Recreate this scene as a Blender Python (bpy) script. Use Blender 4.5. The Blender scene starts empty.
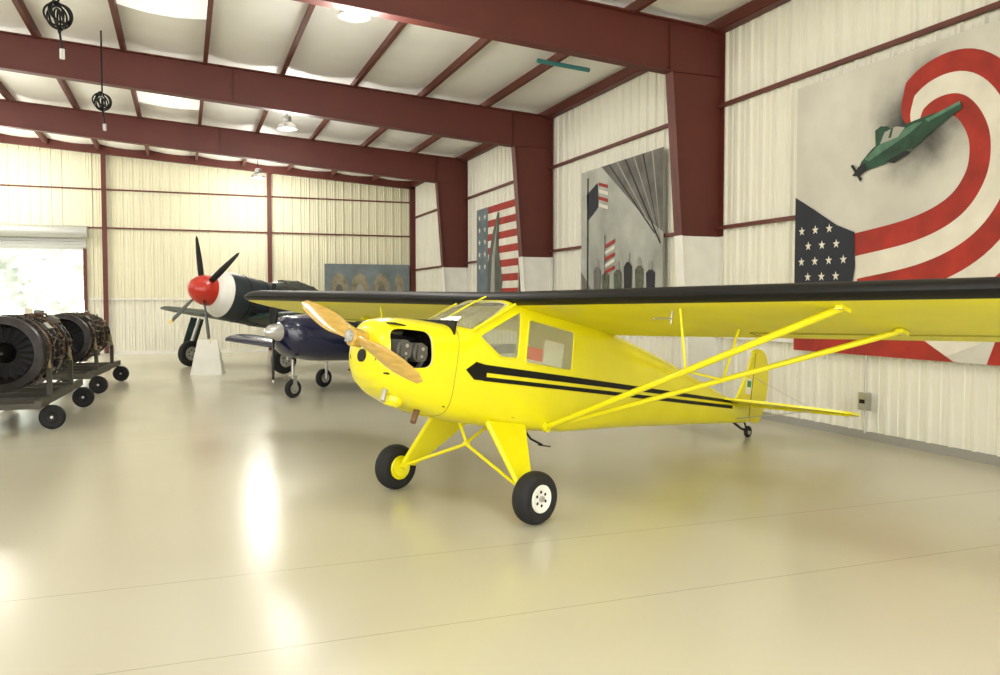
import bpy, bmesh, math, random
from mathutils import Vector, Matrix, Euler, noise
random.seed(4)
R=math.radians
scene=bpy.context.scene
scene.view_settings.view_transform='Standard'
scene.view_settings.look='None'
scene.view_settings.exposure=0.08

# ---------------------------------------------------------------- materials
def lin(c):
    out=[]
    for v in c:
        v=v/255.0
        out.append(v/12.92 if v<=0.04045 else ((v+0.055)/1.055)**2.4)
    return out
def M(name,col,rough=.5,metal=0.0,var=0.0,scale=4.0,bump=0.0,bscale=40.0,emit=0.0,coat=0.0,stretch=(1,1,1),spec=None):
    m=bpy.data.materials.new(name); m.use_nodes=True
    nt=m.node_tree; b=nt.nodes['Principled BSDF']
    c=lin(col)
    b.inputs['Base Color'].default_value=(*c,1)
    b.inputs['Roughness'].default_value=rough
    b.inputs['Metallic'].default_value=metal
    if spec is not None: b.inputs['Specular IOR Level'].default_value=spec
    if coat: 
        b.inputs['Coat Weight'].default_value=coat
        b.inputs['Coat Roughness'].default_value=.08
    if emit:
        b.inputs['Emission Color'].default_value=(*c,1)
        b.inputs['Emission Strength'].default_value=emit
    tc=nt.nodes.new('ShaderNodeTexCoord'); mp=nt.nodes.new('ShaderNodeMapping')
    mp.inputs['Scale'].default_value=stretch
    nt.links.new(tc.outputs['Object'],mp.inputs['Vector'])
    if var>0:
        n=nt.nodes.new('ShaderNodeTexNoise'); n.inputs['Scale'].default_value=scale; n.inputs['Detail'].default_value=5
        r=nt.nodes.new('ShaderNodeValToRGB')
        r.color_ramp.elements[0].position=.3; r.color_ramp.elements[1].position=.7
        r.color_ramp.elements[0].color=(*[x*(1-var) for x in c],1)
        r.color_ramp.elements[1].color=(*[min(1,x*(1+var*.6)) for x in c],1)
        nt.links.new(mp.outputs[0],n.inputs['Vector'])
        nt.links.new(n.outputs['Fac'],r.inputs['Fac']); nt.links.new(r.outputs['Color'],b.inputs['Base Color'])
    if bump>0:
        n2=nt.nodes.new('ShaderNodeTexNoise'); n2.inputs['Scale'].default_value=bscale
        bp=nt.nodes.new('ShaderNodeBump'); bp.inputs['Strength'].default_value=bump; bp.inputs['Distance'].default_value=.02
        nt.links.new(mp.outputs[0],n2.inputs['Vector'])
        nt.links.new(n2.outputs['Fac'],bp.inputs['Height']); nt.links.new(bp.outputs['Normal'],b.inputs['Normal'])
    return m
def glass(name,tint,dif=.18):
    m=bpy.data.materials.new(name); m.use_nodes=True; nt=m.node_tree
    nt.nodes.clear()
    o=nt.nodes.new('ShaderNodeOutputMaterial')
    t=nt.nodes.new('ShaderNodeBsdfTransparent'); t.inputs[0].default_value=(*lin(tint),1)
    g=nt.nodes.new('ShaderNodeBsdfGlossy'); g.inputs['Roughness'].default_value=.03
    d=nt.nodes.new('ShaderNodeBsdfDiffuse'); d.inputs[0].default_value=(.88,.88,.78,1)
    m1=nt.nodes.new('ShaderNodeMixShader'); m2=nt.nodes.new('ShaderNodeMixShader')
    lw=nt.nodes.new('ShaderNodeLayerWeight'); lw.inputs[0].default_value=.5
    pw=nt.nodes.new('ShaderNodeMath'); pw.operation='POWER'; pw.inputs[1].default_value=4
    ma=nt.nodes.new('ShaderNodeMath'); ma.operation='MULTIPLY_ADD'; ma.inputs[1].default_value=.45; ma.inputs[2].default_value=.04
    nt.links.new(lw.outputs['Facing'],pw.inputs[0]); nt.links.new(pw.outputs[0],ma.inputs[0])
    m1.inputs[0].default_value=dif
    nt.links.new(t.outputs[0],m1.inputs[1]); nt.links.new(d.outputs[0],m1.inputs[2])
    nt.links.new(ma.outputs[0],m2.inputs[0])
    nt.links.new(m1.outputs[0],m2.inputs[1]); nt.links.new(g.outputs[0],m2.inputs[2])
    nt.links.new(m2.outputs[0],o.inputs[0])
    return m

YEL=M('yellow_paint',(234,224,14),.3,var=.05,scale=2,coat=.3)
YELF=M('yellow_wing_fabric',(230,222,22),.4,var=.08,scale=1.5)
BLK=M('black_paint',(9,9,9),.5,spec=.3)
RUB=M('tyre_rubber',(22,22,23),.75,bump=.2,bscale=60)
STEEL=M('red_oxide_steel',(92,38,28),.55,var=.15,scale=1.2)
PURL=M('purlin_red',(100,50,38),.6,var=.15,scale=2)
WHITE=M('white_paint',(232,231,222),.55,var=.05)
WALLM=M('wall_panel_cream',(228,226,210),.45,var=.04,scale=.6)
WALLB=M('wall_panel_yellowed',(228,224,196),.5,var=.06,scale=.5)
INSUL=M('roof_insulation_vinyl',(253,253,249),.55,var=.05,scale=1.2,bump=.5,bscale=3)
ALU=M('aluminium',(190,190,185),.35,metal=.8,var=.1)
DARKM=M('dark_metal',(34,32,31),.45,metal=.6,var=.4,scale=12)
INTER=M('cabin_interior',(240,232,176),.8)
WOOD=M('varnished_wood',(198,160,70),.3,var=.22,scale=5,stretch=(8,1.2,8),coat=.4)
GL=glass('plexiglass',(248,249,242),.09)
GLD=glass('cockpit_glass',(90,105,100),.1)

# ---------------------------------------------------------------- mesh builder
def empty(name,loc=(0,0,0),rot=(0,0,0)):
    e=bpy.data.objects.new(name,None); scene.collection.objects.link(e)
    e.location=loc; e.rotation_euler=rot; e.empty_display_size=.2
    return e
class B:
    def __init__(s): s.v=[];s.f=[];s.m=[];s.s=[];s.mats=[]
    def mi(s,mat):
        if mat not in s.mats: s.mats.append(mat)
        return s.mats.index(mat)
    def add(s,vs,fs,mat,smooth=False):
        o=len(s.v); s.v+= [tuple(x) for x in vs]
        k=s.mi(mat)
        for f in fs:
            s.f.append([i+o for i in f]); s.m.append(k); s.s.append(smooth)
        return s
    def box(s,c,sz,mat,rot=None):
        hx,hy,hz=[q/2 for q in sz]
        vs=[Vector((x,y,z)) for x in(-hx,hx) for y in(-hy,hy) for z in(-hz,hz)]
        if rot is not None: vs=[rot@p for p in vs]
        vs=[p+Vector(c) for p in vs]
        return s.add(vs,[(0,1,3,2),(4,6,7,5),(0,4,5,1),(2,3,7,6),(0,2,6,4),(1,5,7,3)],mat)
    def loft(s,rings,mat,cap=True,smooth=True,closed=True):
        n=len(rings[0]); vs=[p for r in rings for p in r]; fs=[]
        for i in range(len(rings)-1):
            for j in range(n if closed else n-1):
                k=(j+1)%n
                fs.append((i*n+j,i*n+k,(i+1)*n+k,(i+1)*n+j))
        s.add(vs,fs,mat,smooth)
        if cap:
            s.add(rings[0],[tuple(range(n))[::-1]],mat); s.add(rings[-1],[tuple(range(n))],mat)
        return s
    def lathe(s,o,ax,prof,mat,n=28,cap=True,smooth=True):
        o=Vector(o); ax=Vector(ax).normalized()
        a=ax.orthogonal().normalized(); b=ax.cross(a)
        rings=[[o+ax*t+(a*math.cos(2*math.pi*i/n)+b*math.sin(2*math.pi*i/n))*max(r,.0005) for i in range(n)] for t,r in prof]
        return s.loft(rings,mat,cap,smooth)
    def tube(s,p,q,r,mat,r2=None,n=12):
        p=Vector(p);q=Vector(q)
        return s.lathe(p,q-p,[(0,r),((q-p).length,r if r2 is None else r2)],mat,n)
    def path(s,pts,r,mat,n=10):
        for a,b in zip(pts[:-1],pts[1:]): s.tube(a,b,r,mat,n=n)
        return s
    def prism(s,pts,d,mat):
        n=len(pts); d=Vector(d); vs=[Vector(p) for p in pts]+[Vector(p)+d for p in pts]
        fs=[tuple(range(n))[::-1],tuple(range(n,2*n))]+[(i,(i+1)%n,(i+1)%n+n,i+n) for i in range(n)]
        return s.add(vs,fs,mat)
    def torus(s,o,ax,Rr,r,mat,n=28,m=10):
        o=Vector(o); ax=Vector(ax).normalized(); a=ax.orthogonal().normalized(); b=ax.cross(a)
        rings=[]
        for i in range(n+1):
            t=2*math.pi*i/n; d=a*math.cos(t)+b*math.sin(t)
            rings.append([o+d*(Rr+r*math.cos(2*math.pi*j/m))+ax*r*math.sin(2*math.pi*j/m) for j in range(m)])
        return s.loft(rings,mat,False)
    def obj(s,name,parent=None,fix=True):
        me=bpy.data.meshes.new(name); me.from_pydata(s.v,[],s.f)
        for m in s.mats: me.materials.append(m)
        me.polygons.foreach_set('material_index',s.m); me.polygons.foreach_set('use_smooth',s.s)
        me.update()
        if fix:
            bm=bmesh.new(); bm.from_mesh(me); bmesh.ops.remove_doubles(bm,verts=bm.verts,dist=.00005)
            bmesh.ops.recalc_face_normals(bm,faces=bm.faces); bm.to_mesh(me); bm.free()
        me.set_sharp_from_angle(angle=R(38))
        o=bpy.data.objects.new(name,me); scene.collection.objects.link(o)
        if parent: o.parent=parent
        return o

# ---------------------------------------------------------------- dimensions
XR=8.15; XL=-24.15; XC=-8.0; YB=30.4; YF=-5.0
SL=.062
def zroof(x): return 6.25+SL*(16.15-abs(x-XC))
FY=[-1.4,5.0,11.35,17.95,24.2]

# floor
fm=bpy.data.materials.new('sealed_concrete_floor'); fm.use_nodes=True
nt=fm.node_tree; b=nt.nodes['Principled BSDF']
geo=nt.nodes.new('ShaderNodeNewGeometry'); sep=nt.nodes.new('ShaderNodeSeparateXYZ'); nt.links.new(geo.outputs['Position'],sep.inputs[0])
n1=nt.nodes.new('ShaderNodeTexNoise'); n1.inputs['Scale'].default_value=.35; n1.inputs['Detail'].default_value=2; nt.links.new(geo.outputs['Position'],n1.inputs['Vector'])
rp=nt.nodes.new('ShaderNodeValToRGB'); rp.color_ramp.elements[0].position=.2; rp.color_ramp.elements[1].position=.8
rp.color_ramp.elements[0].color=(*lin((192,187,164)),1); rp.color_ramp.elements[1].color=(*lin((203,199,179)),1)
nt.links.new(n1.outputs['Fac'],rp.inputs['Fac'])
last=rp.outputs['Color']
def seam(axis,pos,w,last):
    a=nt.nodes.new('ShaderNodeMath'); a.operation='COMPARE'; a.inputs[1].default_value=pos; a.inputs[2].default_value=w
    nt.links.new(sep.outputs[axis],a.inputs[0])
    s2=nt.nodes.new('ShaderNodeMath'); s2.operation='MULTIPLY'; s2.inputs[1].default_value=.35; nt.links.new(a.outputs[0],s2.inputs[0])
    mx=nt.nodes.new('ShaderNodeMix'); mx.data_type='RGBA'; mx.inputs['B'].default_value=(*lin((130,120,95)),1)
    nt.links.new(s2.outputs[0],mx.inputs['Factor']); nt.links.new(last,mx.inputs['A'])
    return mx.outputs['Result']
for p in (4.25,5.5,11.35,17.95,24.2): last=seam('Y',p,.006,last)
nt.links.new(last,b.inputs['Base Color'])
b.inputs['Roughness'].default_value=.22
B().box(((XR+XL)/2,(YB+YF)/2,-.1),(XR-XL+.4,YB-YF+.4,.2),fm).obj('floor')
GR=M('outside_gravel',(225,223,212),.9,var=.05,scale=1)
B().box((0,45,-.32),(140,30-.8,.2),GR).obj('outdoor_ground')

# ribbed walls -----------------------------------------------------------
def ribbed(b,p0,p1,nrm,z0,z1,mat,pitch=.305):
    p0=Vector((*p0,0)); p1=Vector((*p1,0)); L=(p1-p0).length; d=(p1-p0)/L; nrm=Vector((*nrm,0))
    pts=[]; t=0
    while t<L-pitch:
        for dt,h in ((0,0),(.085,0),(.095,.011),(.115,.011),(.125,0),(.165,0),(.175,.011),(.195,.011),(.205,0),(.240,0),(.256,.038),(.286,.038)):
            pts.append((t+dt,h))
        t+=pitch
    pts.append((L,0))
    vs=[];
    for t,h in pts:
        q=p0+d*t+nrm*h
        za=z1(q) if callable(z1) else z1
        vs.append((q.x,q.y,z0)); vs.append((q.x,q.y,za))
    fs=[(2*i,2*i+2,2*i+3,2*i+1) for i in range(len(pts)-1)]
    b.add(vs,fs,mat)
b=B(); ribbed(b,(XR,YB),(XR,YF),(-1,0),0,6.28,WALLM)
b.box((XR+.06,(YB+YF)/2,3.14),(.06,YB-YF,6.3),WALLM)
b.obj('wall_right',fix=False)
b=B(); b.box((XL-.05,(YB+YF)/2,3.14),(.1,YB-YF,6.3),WALLM); ribbed(b,(XL+.01,YF),(XL+.01,YB),(1,0),0,6.28,WALLM); b.obj('wall_left',fix=False)
DX0,DX1,DZ=-8.2,-3.05,3.5
b=B()
zt=lambda q: zroof(q.x)
ribbed(b,(DX1,YB),(XR,YB),(0,-1),1.85,zt,WALLB); ribbed(b,(DX1,YB-.004),(XR,YB-.004),(0,-1),0,1.85,WALLM)
ribbed(b,(DX0,YB),(DX1,YB),(0,-1),DZ,zt,WALLB)
ribbed(b,(XL,YB),(DX0,YB),(0,-1),0,zt,WALLB)
for x0,x1,z0 in ((DX1,XR,0),(DX0,DX1,DZ),(XL,DX0,0)):
    b.prism([(x0,YB+.02,z0),(x1,YB+.02,z0),(x1,YB+.02,zroof(x1)),(x0,YB+.02,zroof(x0))] if not(x0<XC<x1) else
            [(x0,YB+.02,z0),(x1,YB+.02,z0),(x1,YB+.02,zroof(x1)),(XC,YB+.02,zroof(XC)),(x0,YB+.02,zroof(x0))],(0,.1,0),WALLB)
b.obj('wall_back',fix=False)
b=B(); b.prism([(XL,YF,5.6),(XR,YF,5.6),(XR,YF,zroof(XR)),(XC,YF,zroof(XC)),(XL,YF,zroof(XL))],(0,-.1,0),WALLB); b.obj('wall_front')
b=B(); b.box((XR-.03,(YB+YF)/2,.05),(.05,YB-YF,.1),M('base_trim_grey',(150,148,140),.6)); b.obj('baseboard_right')
b=B(); b.box(((DX1+XR)/2,YB-.04,.05),(XR-DX1-.2,.05,.1),WHITE); b.obj('baseboard_back')

# roller door ---------------------------------------------------------------
dr=empty('door_1')
b=B()
DG=M('roller_door_grey',(176,178,172),.4,metal=.2)
for k in range(7): b.box(((DX0+DX1)/2,YB-.12,DZ-.02+k*.09),(DX1-DX0+.2,.05,.075),DG)
b.lathe((DX0-.1,YB-.3,DZ+.52),(1,0,0),[(0,.2),(DX1-DX0+.25,.2)],DG,24)
b.obj('rolled_curtain',dr)
b=B()
b.box((DX1+.05,YB-.1,DZ/2),(.1,.1,DZ),STEEL); b.box((DX0-.05,YB-.1,DZ/2),(.1,.1,DZ),STEEL); b.obj('door_tracks',dr)

# steel frames ----------------------------------------------------------------
def frame(y):
    e=empty('steel_frame',(0,y,0))
    b=B(); w=.11
    for sg in (1,-1):
        X=lambda x: x if sg==1 else 2*XC-x
        zt=lambda x: zroof(x)-.2
        zb=lambda x: 5.35+.074*(7.15-x)
        ox=XR-.05; ix=7.15; bx=7.55
        ixz=lambda z: bx+(ix-bx)*z/5.35
        zc=2.8
        b.prism([(X(ox),-.008,zc),(X(ox),-.008,zt(ox)),(X(ix),-.008,zb(ix)),(X(ixz(zc)),-.008,zc)],(0,.016,0),STEEL)
        b.prism([(X(ox),-.008,0),(X(ox),-.008,zc),(X(ixz(zc)),-.008,zc),(X(bx),-.008,0)],(0,.016,0),WHITE)
        b.prism([(X(ox),-.008,zt(ox)),(XC,-.008,zt(XC)),(XC,-.008,zb(XC)),(X(ix),-.008,zb(ix))],(0,.016,0),STEEL)
        def fl(p,q,t,mat,w=w):
            p=Vector(p);q=Vector(q); d=(q-p).normalized(); n=Vector((-d.z,0,d.x))*t
            b.prism([p+Vector((0,-w,0)),q+Vector((0,-w,0)),q+Vector((0,-w,0))+n,p+Vector((0,-w,0))+n],(0,2*w,0),mat)
        fl((X(ix),0,zb(ix)),(XC,0,zb(XC)),.02,STEEL)
        fl((X(ox),0,zt(ox)),(XC,0,zt(XC)),-.02,STEEL)
        fl((X(ix),0,zb(ix)),(X(ixz(zc)),0,zc),.02,STEEL)
        fl((X(ixz(zc)),0,zc),(X(bx),0,0),.02,WHITE)
        fl((X(ox),0,zt(ox)),(X(ox),0,zc),.02,STEEL)
        fl((X(ox),0,zc),(X(ox),0,0),.02,WHITE)
        fl((X(ix),0,zb(ix)),(X(ix),0,zt(ix)),.015,STEEL,.05)
        fl((X(ix),0,zb(ix)),(X(ox),0,zb(ix)),.015,STEEL,.05)
        b.box((X(7.8),0,.02),(.6,.3,.04),WHITE)
        for xs in (1.0,-5.4):
            fl((X(xs),0,zb(xs)),(X(xs),0,zt(xs)),.012,STEEL,.04)
    b.obj('frame_steel',e)
for y in FY: frame(y)
b=B()
for sg in (1,-1):
    X=lambda x: x if sg==1 else 2*XC-x
    b.prism([(X(XR-.02),YB-.25,zroof(XR)-.02),(XC,YB-.25,zroof(XC)-.02),(XC,YB-.25,zroof(XC)-.32),(X(XR-.02),YB-.25,zroof(XR)-.32)],(0,.16,0),STEEL)
b.box((XR-.13,YB-.17,3.0),(.2,.16,6.0),STEEL)
for x in (-2.4,2.85,-8.6,-14,-19):
    b.box((x,YB-.16,zroof(x)/2),(.14,.14,zroof(x)-.1),STEEL)
b.obj('end_wall_frame')
b=B()
xs=[8.0-1.5*k for k in range(0,11)]
for x0 in xs:
    for x in ({x0,2*XC-x0} if x0!=XC else {x0}):
        z=zroof(x)-.02
        b.box((x,(YB+YF)/2,z-.09),(.03,YB-YF-.3,.2),PURL)
        b.box((x-.03,(YB+YF)/2,z-.185),(.08,YB-YF-.3,.015),PURL)
b.obj('roof_purlins')
for nm,x in (('right',XR-.12),('left',XL+.12)):
    B().box((x,(YB+YF)/2,6.1),(.16,YB-YF-.3,.16),STEEL).obj('trim_eave_'+nm)
for nm,x in (('right',XR-.075),('left',XL+.1)):
    b=B()
    for z in (4.88,2.94,1.2): b.box((x,(YB+YF)/2,z),(.07,YB-YF-.3,.055),PURL if z>2 else WHITE)
    b.obj('trim_girt_'+nm)
b=B()
for z in (5.45,4.19): b.box((XC/2+XR/2,YB-.06,z),(XR-XC-.3,.05,.05),PURL)
b.box(((DX1+XR)/2,YB-.06,1.85),(XR-DX1-.3,.05,.05),WHITE)
b.obj('trim_girt_back')

# ceiling ----------------------------------------------------------------------
b=B(); SKY=M('skylight_panel',(250,250,242),.4,emit=.7)
ys=[YF+ (YB-YF)*i/24 for i in range(25)]
def bay(xa,xb,sky):
    N=6; vs=[]
    for y in ys:
        for i in range(N+1):
            t=i/N; x=xa+(xb-xa)*t
            vs.append((x,y,zroof(x)-.02-.07*math.sin(math.pi*t)*(0.8+.2*math.sin(y*2.1))))
    for j in range(24):
        for i in range(N):
            yc=(ys[j]+ys[j+1])/2
            s=sky and any(abs(yc-c)<1.3 for c in (8.2,14.6,21.0,27.3,1.8))
            a=j*(N+1)+i
            b.add([vs[a],vs[a+1],vs[a+N+2],vs[a+N+1]],[(0,1,2,3)],SKY if s else INSUL,True)
allx=[XR]+xs+[2*XC-x for x in xs[:-1][::-1]]+[XL]
for i in range(len(allx)-1):
    xa,xb=allx[i],allx[i+1]
    if abs(xa-xb)<.02: continue
    bay(xa,xb,abs((xa+xb)/2+.25)<.6 or abs((xa+xb)/2+4.75)<.6 or abs((xa+xb)/2+16)<.8)  # middle skylight row is an extra, added out of view to brighten the hangar
b.add([(XR+.2,YF-.2,zroof(XR)+.08),(XC,YF-.2,zroof(XC)+.08),(XC,YB+.2,zroof(XC)+.08),(XR+.2,YB+.2,zroof(XR)+.08)],[(0,1,2,3)],INSUL)
b.add([(XL-.2,YF-.2,zroof(XL)+.08),(XC,YF-.2,zroof(XC)+.08),(XC,YB+.2,zroof(XC)+.08),(XL-.2,YB+.2,zroof(XL)+.08)],[(0,1,2,3)],INSUL)
b.obj('ceiling')
TEAL=M('teal_pipe',(60,130,130),.5)
B().tube((6.05,14.0,6.12),(7.1,14.0,6.05),.04,TEAL).obj('teal_conduit')

# high bay lamps ------------------------------------------------------------------
LG=M('lamp_glass',(255,250,232),.3,emit=2.5)
def lamp(x,y):
    z=5.75
    e=empty('high_bay_lamp',(x,y,z)); zc=zroof(x)-z-.06
    b=B()
    b.tube((0,0,.28),(0,0,zc),.012,DARKM)
    b.lathe((0,0,0),(0,0,1),[(0,.23),(.03,.225),(.10,.19),(.15,.12),(.17,.09)],ALU,24,cap=False)
    b.lathe((0,0,.16),(0,0,1),[(0,.09),(.02,.1),(.12,.1),(.15,.05)],ALU,20)
    b.obj('reflector',e)
    b=B(); b.lathe((0,0,-.03),(0,0,1),[(0,.03),(.02,.08),(.08,.1),(.16,.05)],LG,16); b.obj('bulb',e)
    l=bpy.data.lights.new('lamp_light','POINT'); l.shadow_soft_size=.42; l.energy=LP*(1.15 if y>15 else (.75 if y<9 else 1)); l.color=(1,.97,.90)
    o=bpy.data.objects.new('lamp_light',l); scene.collection.objects.link(o); o.parent=e; o.location=(0,0,-.5)
LP=215
for x in (2.3,-5.2,-13,-20):
    for y in (-3.2,3.8,11.8,19.9,28.0):
        lamp(x,y)
def hose(x,y,z):
    e=empty('hanging_hose_reel',(x,y,z)); b=B()
    b.tube((0,0,.2),(0,0,zroof(x)-z-.1),.015,DARKM)
    for k in range(7):
        t=k*.45; b.torus((0.02*math.sin(k*3),.02*math.cos(k*2),.02*k-.04),(math.cos(t),math.sin(t),.35*math.sin(k)),.14+.015*math.sin(k*5),.013,BLK,24,6)
    b.tube((.0,0,-.1),(.03,0,-.38),.014,BLK); b.lathe((.03,0,-.5),(0,0,1),[(0,.03),(.12,.03)],ALU,12)
    b.obj('hose_coil',e)
hose(-1.40,11.75,5.28); hose(-1.35,17.1,5.42)

# ---------------------------------------------------------------- murals
def mural_pt(u,z,Y0,lay,xp): return (xp-.003*lay,Y0-u,z)
class Mural:
    def __init__(s,name,Y0,W,z0,z1,mat,xp=XR-.15):
        s.e=empty(name); s.Y0=Y0;s.W=W;s.z0=z0;s.z1=z1;s.xp=xp;s.b=B()
        s.b.box((xp+.006,Y0-W/2,(z0+z1)/2),(.012,W,z1-z0),mat)
        s.l=1
    def cl(s,p): return (min(max(p[0],0),s.W),min(max(p[1],s.z0),s.z1))
    def poly(s,pts,mat,lay=None):
        lay=lay or s.l
        s.b.add([mural_pt(*s.cl(p),s.Y0,lay,s.xp) for p in pts],[tuple(range(len(pts)))],mat)
    def strip(s,A,Bp,mat,lay=1):
        for i in range(len(A)-1): s.poly([A[i],A[i+1],Bp[i+1],Bp[i]],mat,lay)
    def done(s): return s.b.obj('painted_canvas',s.e,fix=False)
def cat(pts,n=8):
    out=[]; P=[pts[0]]+list(pts)+[pts[-1]]
    for i in range(1,len(P)-2):
        for k in range(n):
            t=k/n
            out.append(tuple(.5*((2*P[i][c])+(-P[i-1][c]+P[i+1][c])*t+(2*P[i-1][c]-5*P[i][c]+4*P[i+1][c]-P[i+2][c])*t*t+(-P[i-1][c]+3*P[i][c]-3*P[i+1][c]+P[i+2][c])*t**3) for c in range(len(pts[0]))))
    out.append(tuple(pts[-1])); return out
MR=M('mural_red',(162,40,24),.7,var=.3,scale=3); MW=M('mural_white',(222,217,202),.7,var=.12,scale=2.5)
MBG=M('mural_canvas_smoky',(208,205,193),.8,var=.16,scale=1.1)
MB=M('mural_navy',(28,32,44),.7,var=.3,scale=3); MG=M('mural_aircraft_green',(34,72,52),.7,var=.5,scale=6); MGL=M('mural_aircraft_light_green',(84,124,100),.7,var=.4,scale=6)
MD=M('mural_dark',(26,28,27),.7); MS=M('mural_smoke',(112,110,104),.8,var=.35,scale=2.5); MS2=M('mural_smoke_light',(158,156,148),.8,var=.25,scale=2)
def smoky(mat,cy,cz,rad,dark):
    nt=mat.node_tree; bb=nt.nodes['Principled BSDF']; g=nt.nodes.new('ShaderNodeNewGeometry')
    vd=nt.nodes.new('ShaderNodeVectorMath'); vd.operation='DISTANCE'; vd.inputs[1].default_value=(XR-.15,cy,cz)
    nn=nt.nodes.new('ShaderNodeTexNoise'); nn.inputs['Scale'].default_value=2.2; nn.inputs['Detail'].default_value=5
    nt.links.new(g.outputs['Position'],nn.inputs['Vector']); nt.links.new(g.outputs['Position'],vd.inputs[0])
    ad=nt.nodes.new('ShaderNodeMath'); ad.operation='MULTIPLY_ADD'; ad.inputs[1].default_value=-.9; nt.links.new(nn.outputs['Fac'],ad.inputs[0]); nt.links.new(vd.outputs['Value'],ad.inputs[2])
    mr=nt.nodes.new('ShaderNodeMapRange'); mr.inputs['From Min'].default_value=-.45; mr.inputs['From Max'].default_value=rad-.45; mr.inputs['To Min'].default_value=1; mr.inputs['To Max'].default_value=0
    mr.interpolation_type='SMOOTHSTEP'
    nt.links.new(ad.outputs[0],mr.inputs['Value'])
    mx=nt.nodes.new('ShaderNodeMix'); mx.data_type='RGBA'; mx.inputs['B'].default_value=(*lin(dark),1)
    src=bb.inputs['Base Color'].links[0].from_socket
    nt.links.new(src,mx.inputs['A']); nt.links.new(mr.outputs[0],mx.inputs['Factor']); nt.links.new(mx.outputs['Result'],bb.inputs['Base Color'])
smoky(MBG,9.41-2.05,3.86,1.0,(52,52,50))
m=Mural('flag_aircraft_mural',9.41,4.15,1.08,4.70,MBG)
inn=cat([(2.16,3.68),(2.22,3.77),(2.34,3.83),(2.52,3.81),(2.66,3.65),(2.73,3.43),(2.68,3.15),(2.44,2.90),(1.93,2.73),(1.08,2.62)],8)
def nrm(P,i):
    a=P[max(0,i-1)];c=P[min(len(P)-1,i+1)]; dx=c[0]-a[0];dz=c[1]-a[1];l=math.hypot(dx,dz) or 1
    return (-dz/l,dx/l)
N=len(inn)
def offs(k):
    out=[]
    for i,p in enumerate(inn):
        f=i/(N-1); w=.21+.08*f; w*=min(1,.40+f*4.5)
        nx,nz=nrm(inn,i); out.append((p[0]+nx*w*k,p[1]+nz*w*k))
    return out
for k in range(6):
    i0=0 if k<3 else int(N*.50)
    m.strip(offs(k)[i0:],offs(k+1)[i0:],MR if k%2==0 else MW,2)
m.strip([(0,1.08),(1.1,1.08)],[(0,1.36),(1.1,1.38)],MR,3); m.strip([(0,1.36),(1.1,1.38)],[(0,1.8),(1.1,1.8)],MW,3)
m.strip([(1.1,1.08),(2.6,1.08)],[(1.1,1.36),(2.2,1.30)],MR,2.5)
m.strip([(3.0,1.08),(4.15,1.08)],[(3.1,1.34),(4.15,1.5)],MR,2.5)
m.poly([(0,1.7),(0,3.2),(.4,2.98),(.8,2.75),(1.1,2.64),(1.12,2.2),(1.06,1.9),(1.08,1.7)],MB,4)
def star(cx,cz,r):
    return [(cx+math.sin(math.pi*i/5)*(r if i%2==0 else r*.4),cz+math.cos(math.pi*i/5)*(r if i%2==0 else r*.4)) for i in range(10)]
for r_ in range(6):
    for c_ in range(4):
        cx=.14+c_*.26+(.13 if r_%2 else 0); cz=1.88+r_*.21
        if cz<3.02-cx*.45 and cx<1.02: m.poly(star(cx,cz,.065),MW,5)
def ell(cx,cz,a,bb,rot=0,n=28,j=0):
    o=[]
    for i in range(n):
        t=2*math.pi*i/n; q=1+j*math.sin(5*t+cx)
        x=a*math.cos(t)*q; z=bb*math.sin(t)*q
        o.append((cx+x*math.cos(rot)-z*math.sin(rot),cz+x*math.sin(rot)+z*math.cos(rot)))
    return o
def px(pts): return [(1.80+(x-900)*.0143,3.70+(142-y)*.0120) for x,y in pts]
m.poly(px([(853,169),(858,158),(870,147),(888,137),(905,130),(925,127),(940,126),(940,134),(925,146),(905,158),(885,165),(866,168)]),MG,6)
m.poly(px([(862,156),(875,146),(895,137),(915,131),(925,132),(905,142),(880,153),(866,159)]),MGL,6.6)
m.poly(px([(900,146),(925,130),(957,121),(959,128),(935,140),(915,155),(903,156)]),MG,7)
m.poly(px([(874,148),(873,129),(879,126),(887,128),(896,139)]),MG,5.5)
m.poly(px([(879,144),(884,133),(896,130),(905,133),(898,141)]),MS2,8)
m.poly(px([(888,140),(891,131),(893,131),(891,140)]),MG,8.5)
m.poly(px([(848,171),(855,163),(862,160),(865,168),(856,173)]),MD,8)
m.poly(px([(846,160),(849,159),(860,176),(858,179)]),MD,8.5)
m.poly(px([(885,163),(905,156),(912,158),(895,166)]),MD,8)
m.poly(px([(925,130),(957,121),(957,124),(928,133)]),MGL,8)
m.done()
# mural 2
m=Mural('memorial_mural',16.1,3.25,1.75,4.5,M('mural_grey',(172,174,164),.8,var=.3,scale=1.2))
m.poly([(0,4.5),(0,2.4),(.8,1.75),(0,1.75)],MS,1)
m.poly([(.9,4.5),(3.25,4.5),(3.25,3.0),(2.5,3.4)],MS,1)
for k in range(6): m.poly([(1.2+.33*k,4.5),(1.25+.33*k,4.5),(3.1+.1*k-.1,3.0-.1*k),(3.05+.1*k-.1,3.0-.1*k)],MS2 if k%2 else MD,2)
m.poly([(.25,4.0),(.75,4.2),(.8,3.7),(.3,3.45)],MB,3)
for k in range(4): m.poly([(.8,4.2-.14*k),(1.2,4.1-.14*k),(1.2,4.03-.14*k),(.8,4.13-.14*k)],MR if k%2==0 else MW,3)
m.poly([(.28,1.8),(.34,1.8),(.34,4.35),(.28,4.35)],MD,3)
FIG=M('mural_figures_khaki',(92,96,80),.8,var=.4,scale=8)
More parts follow.
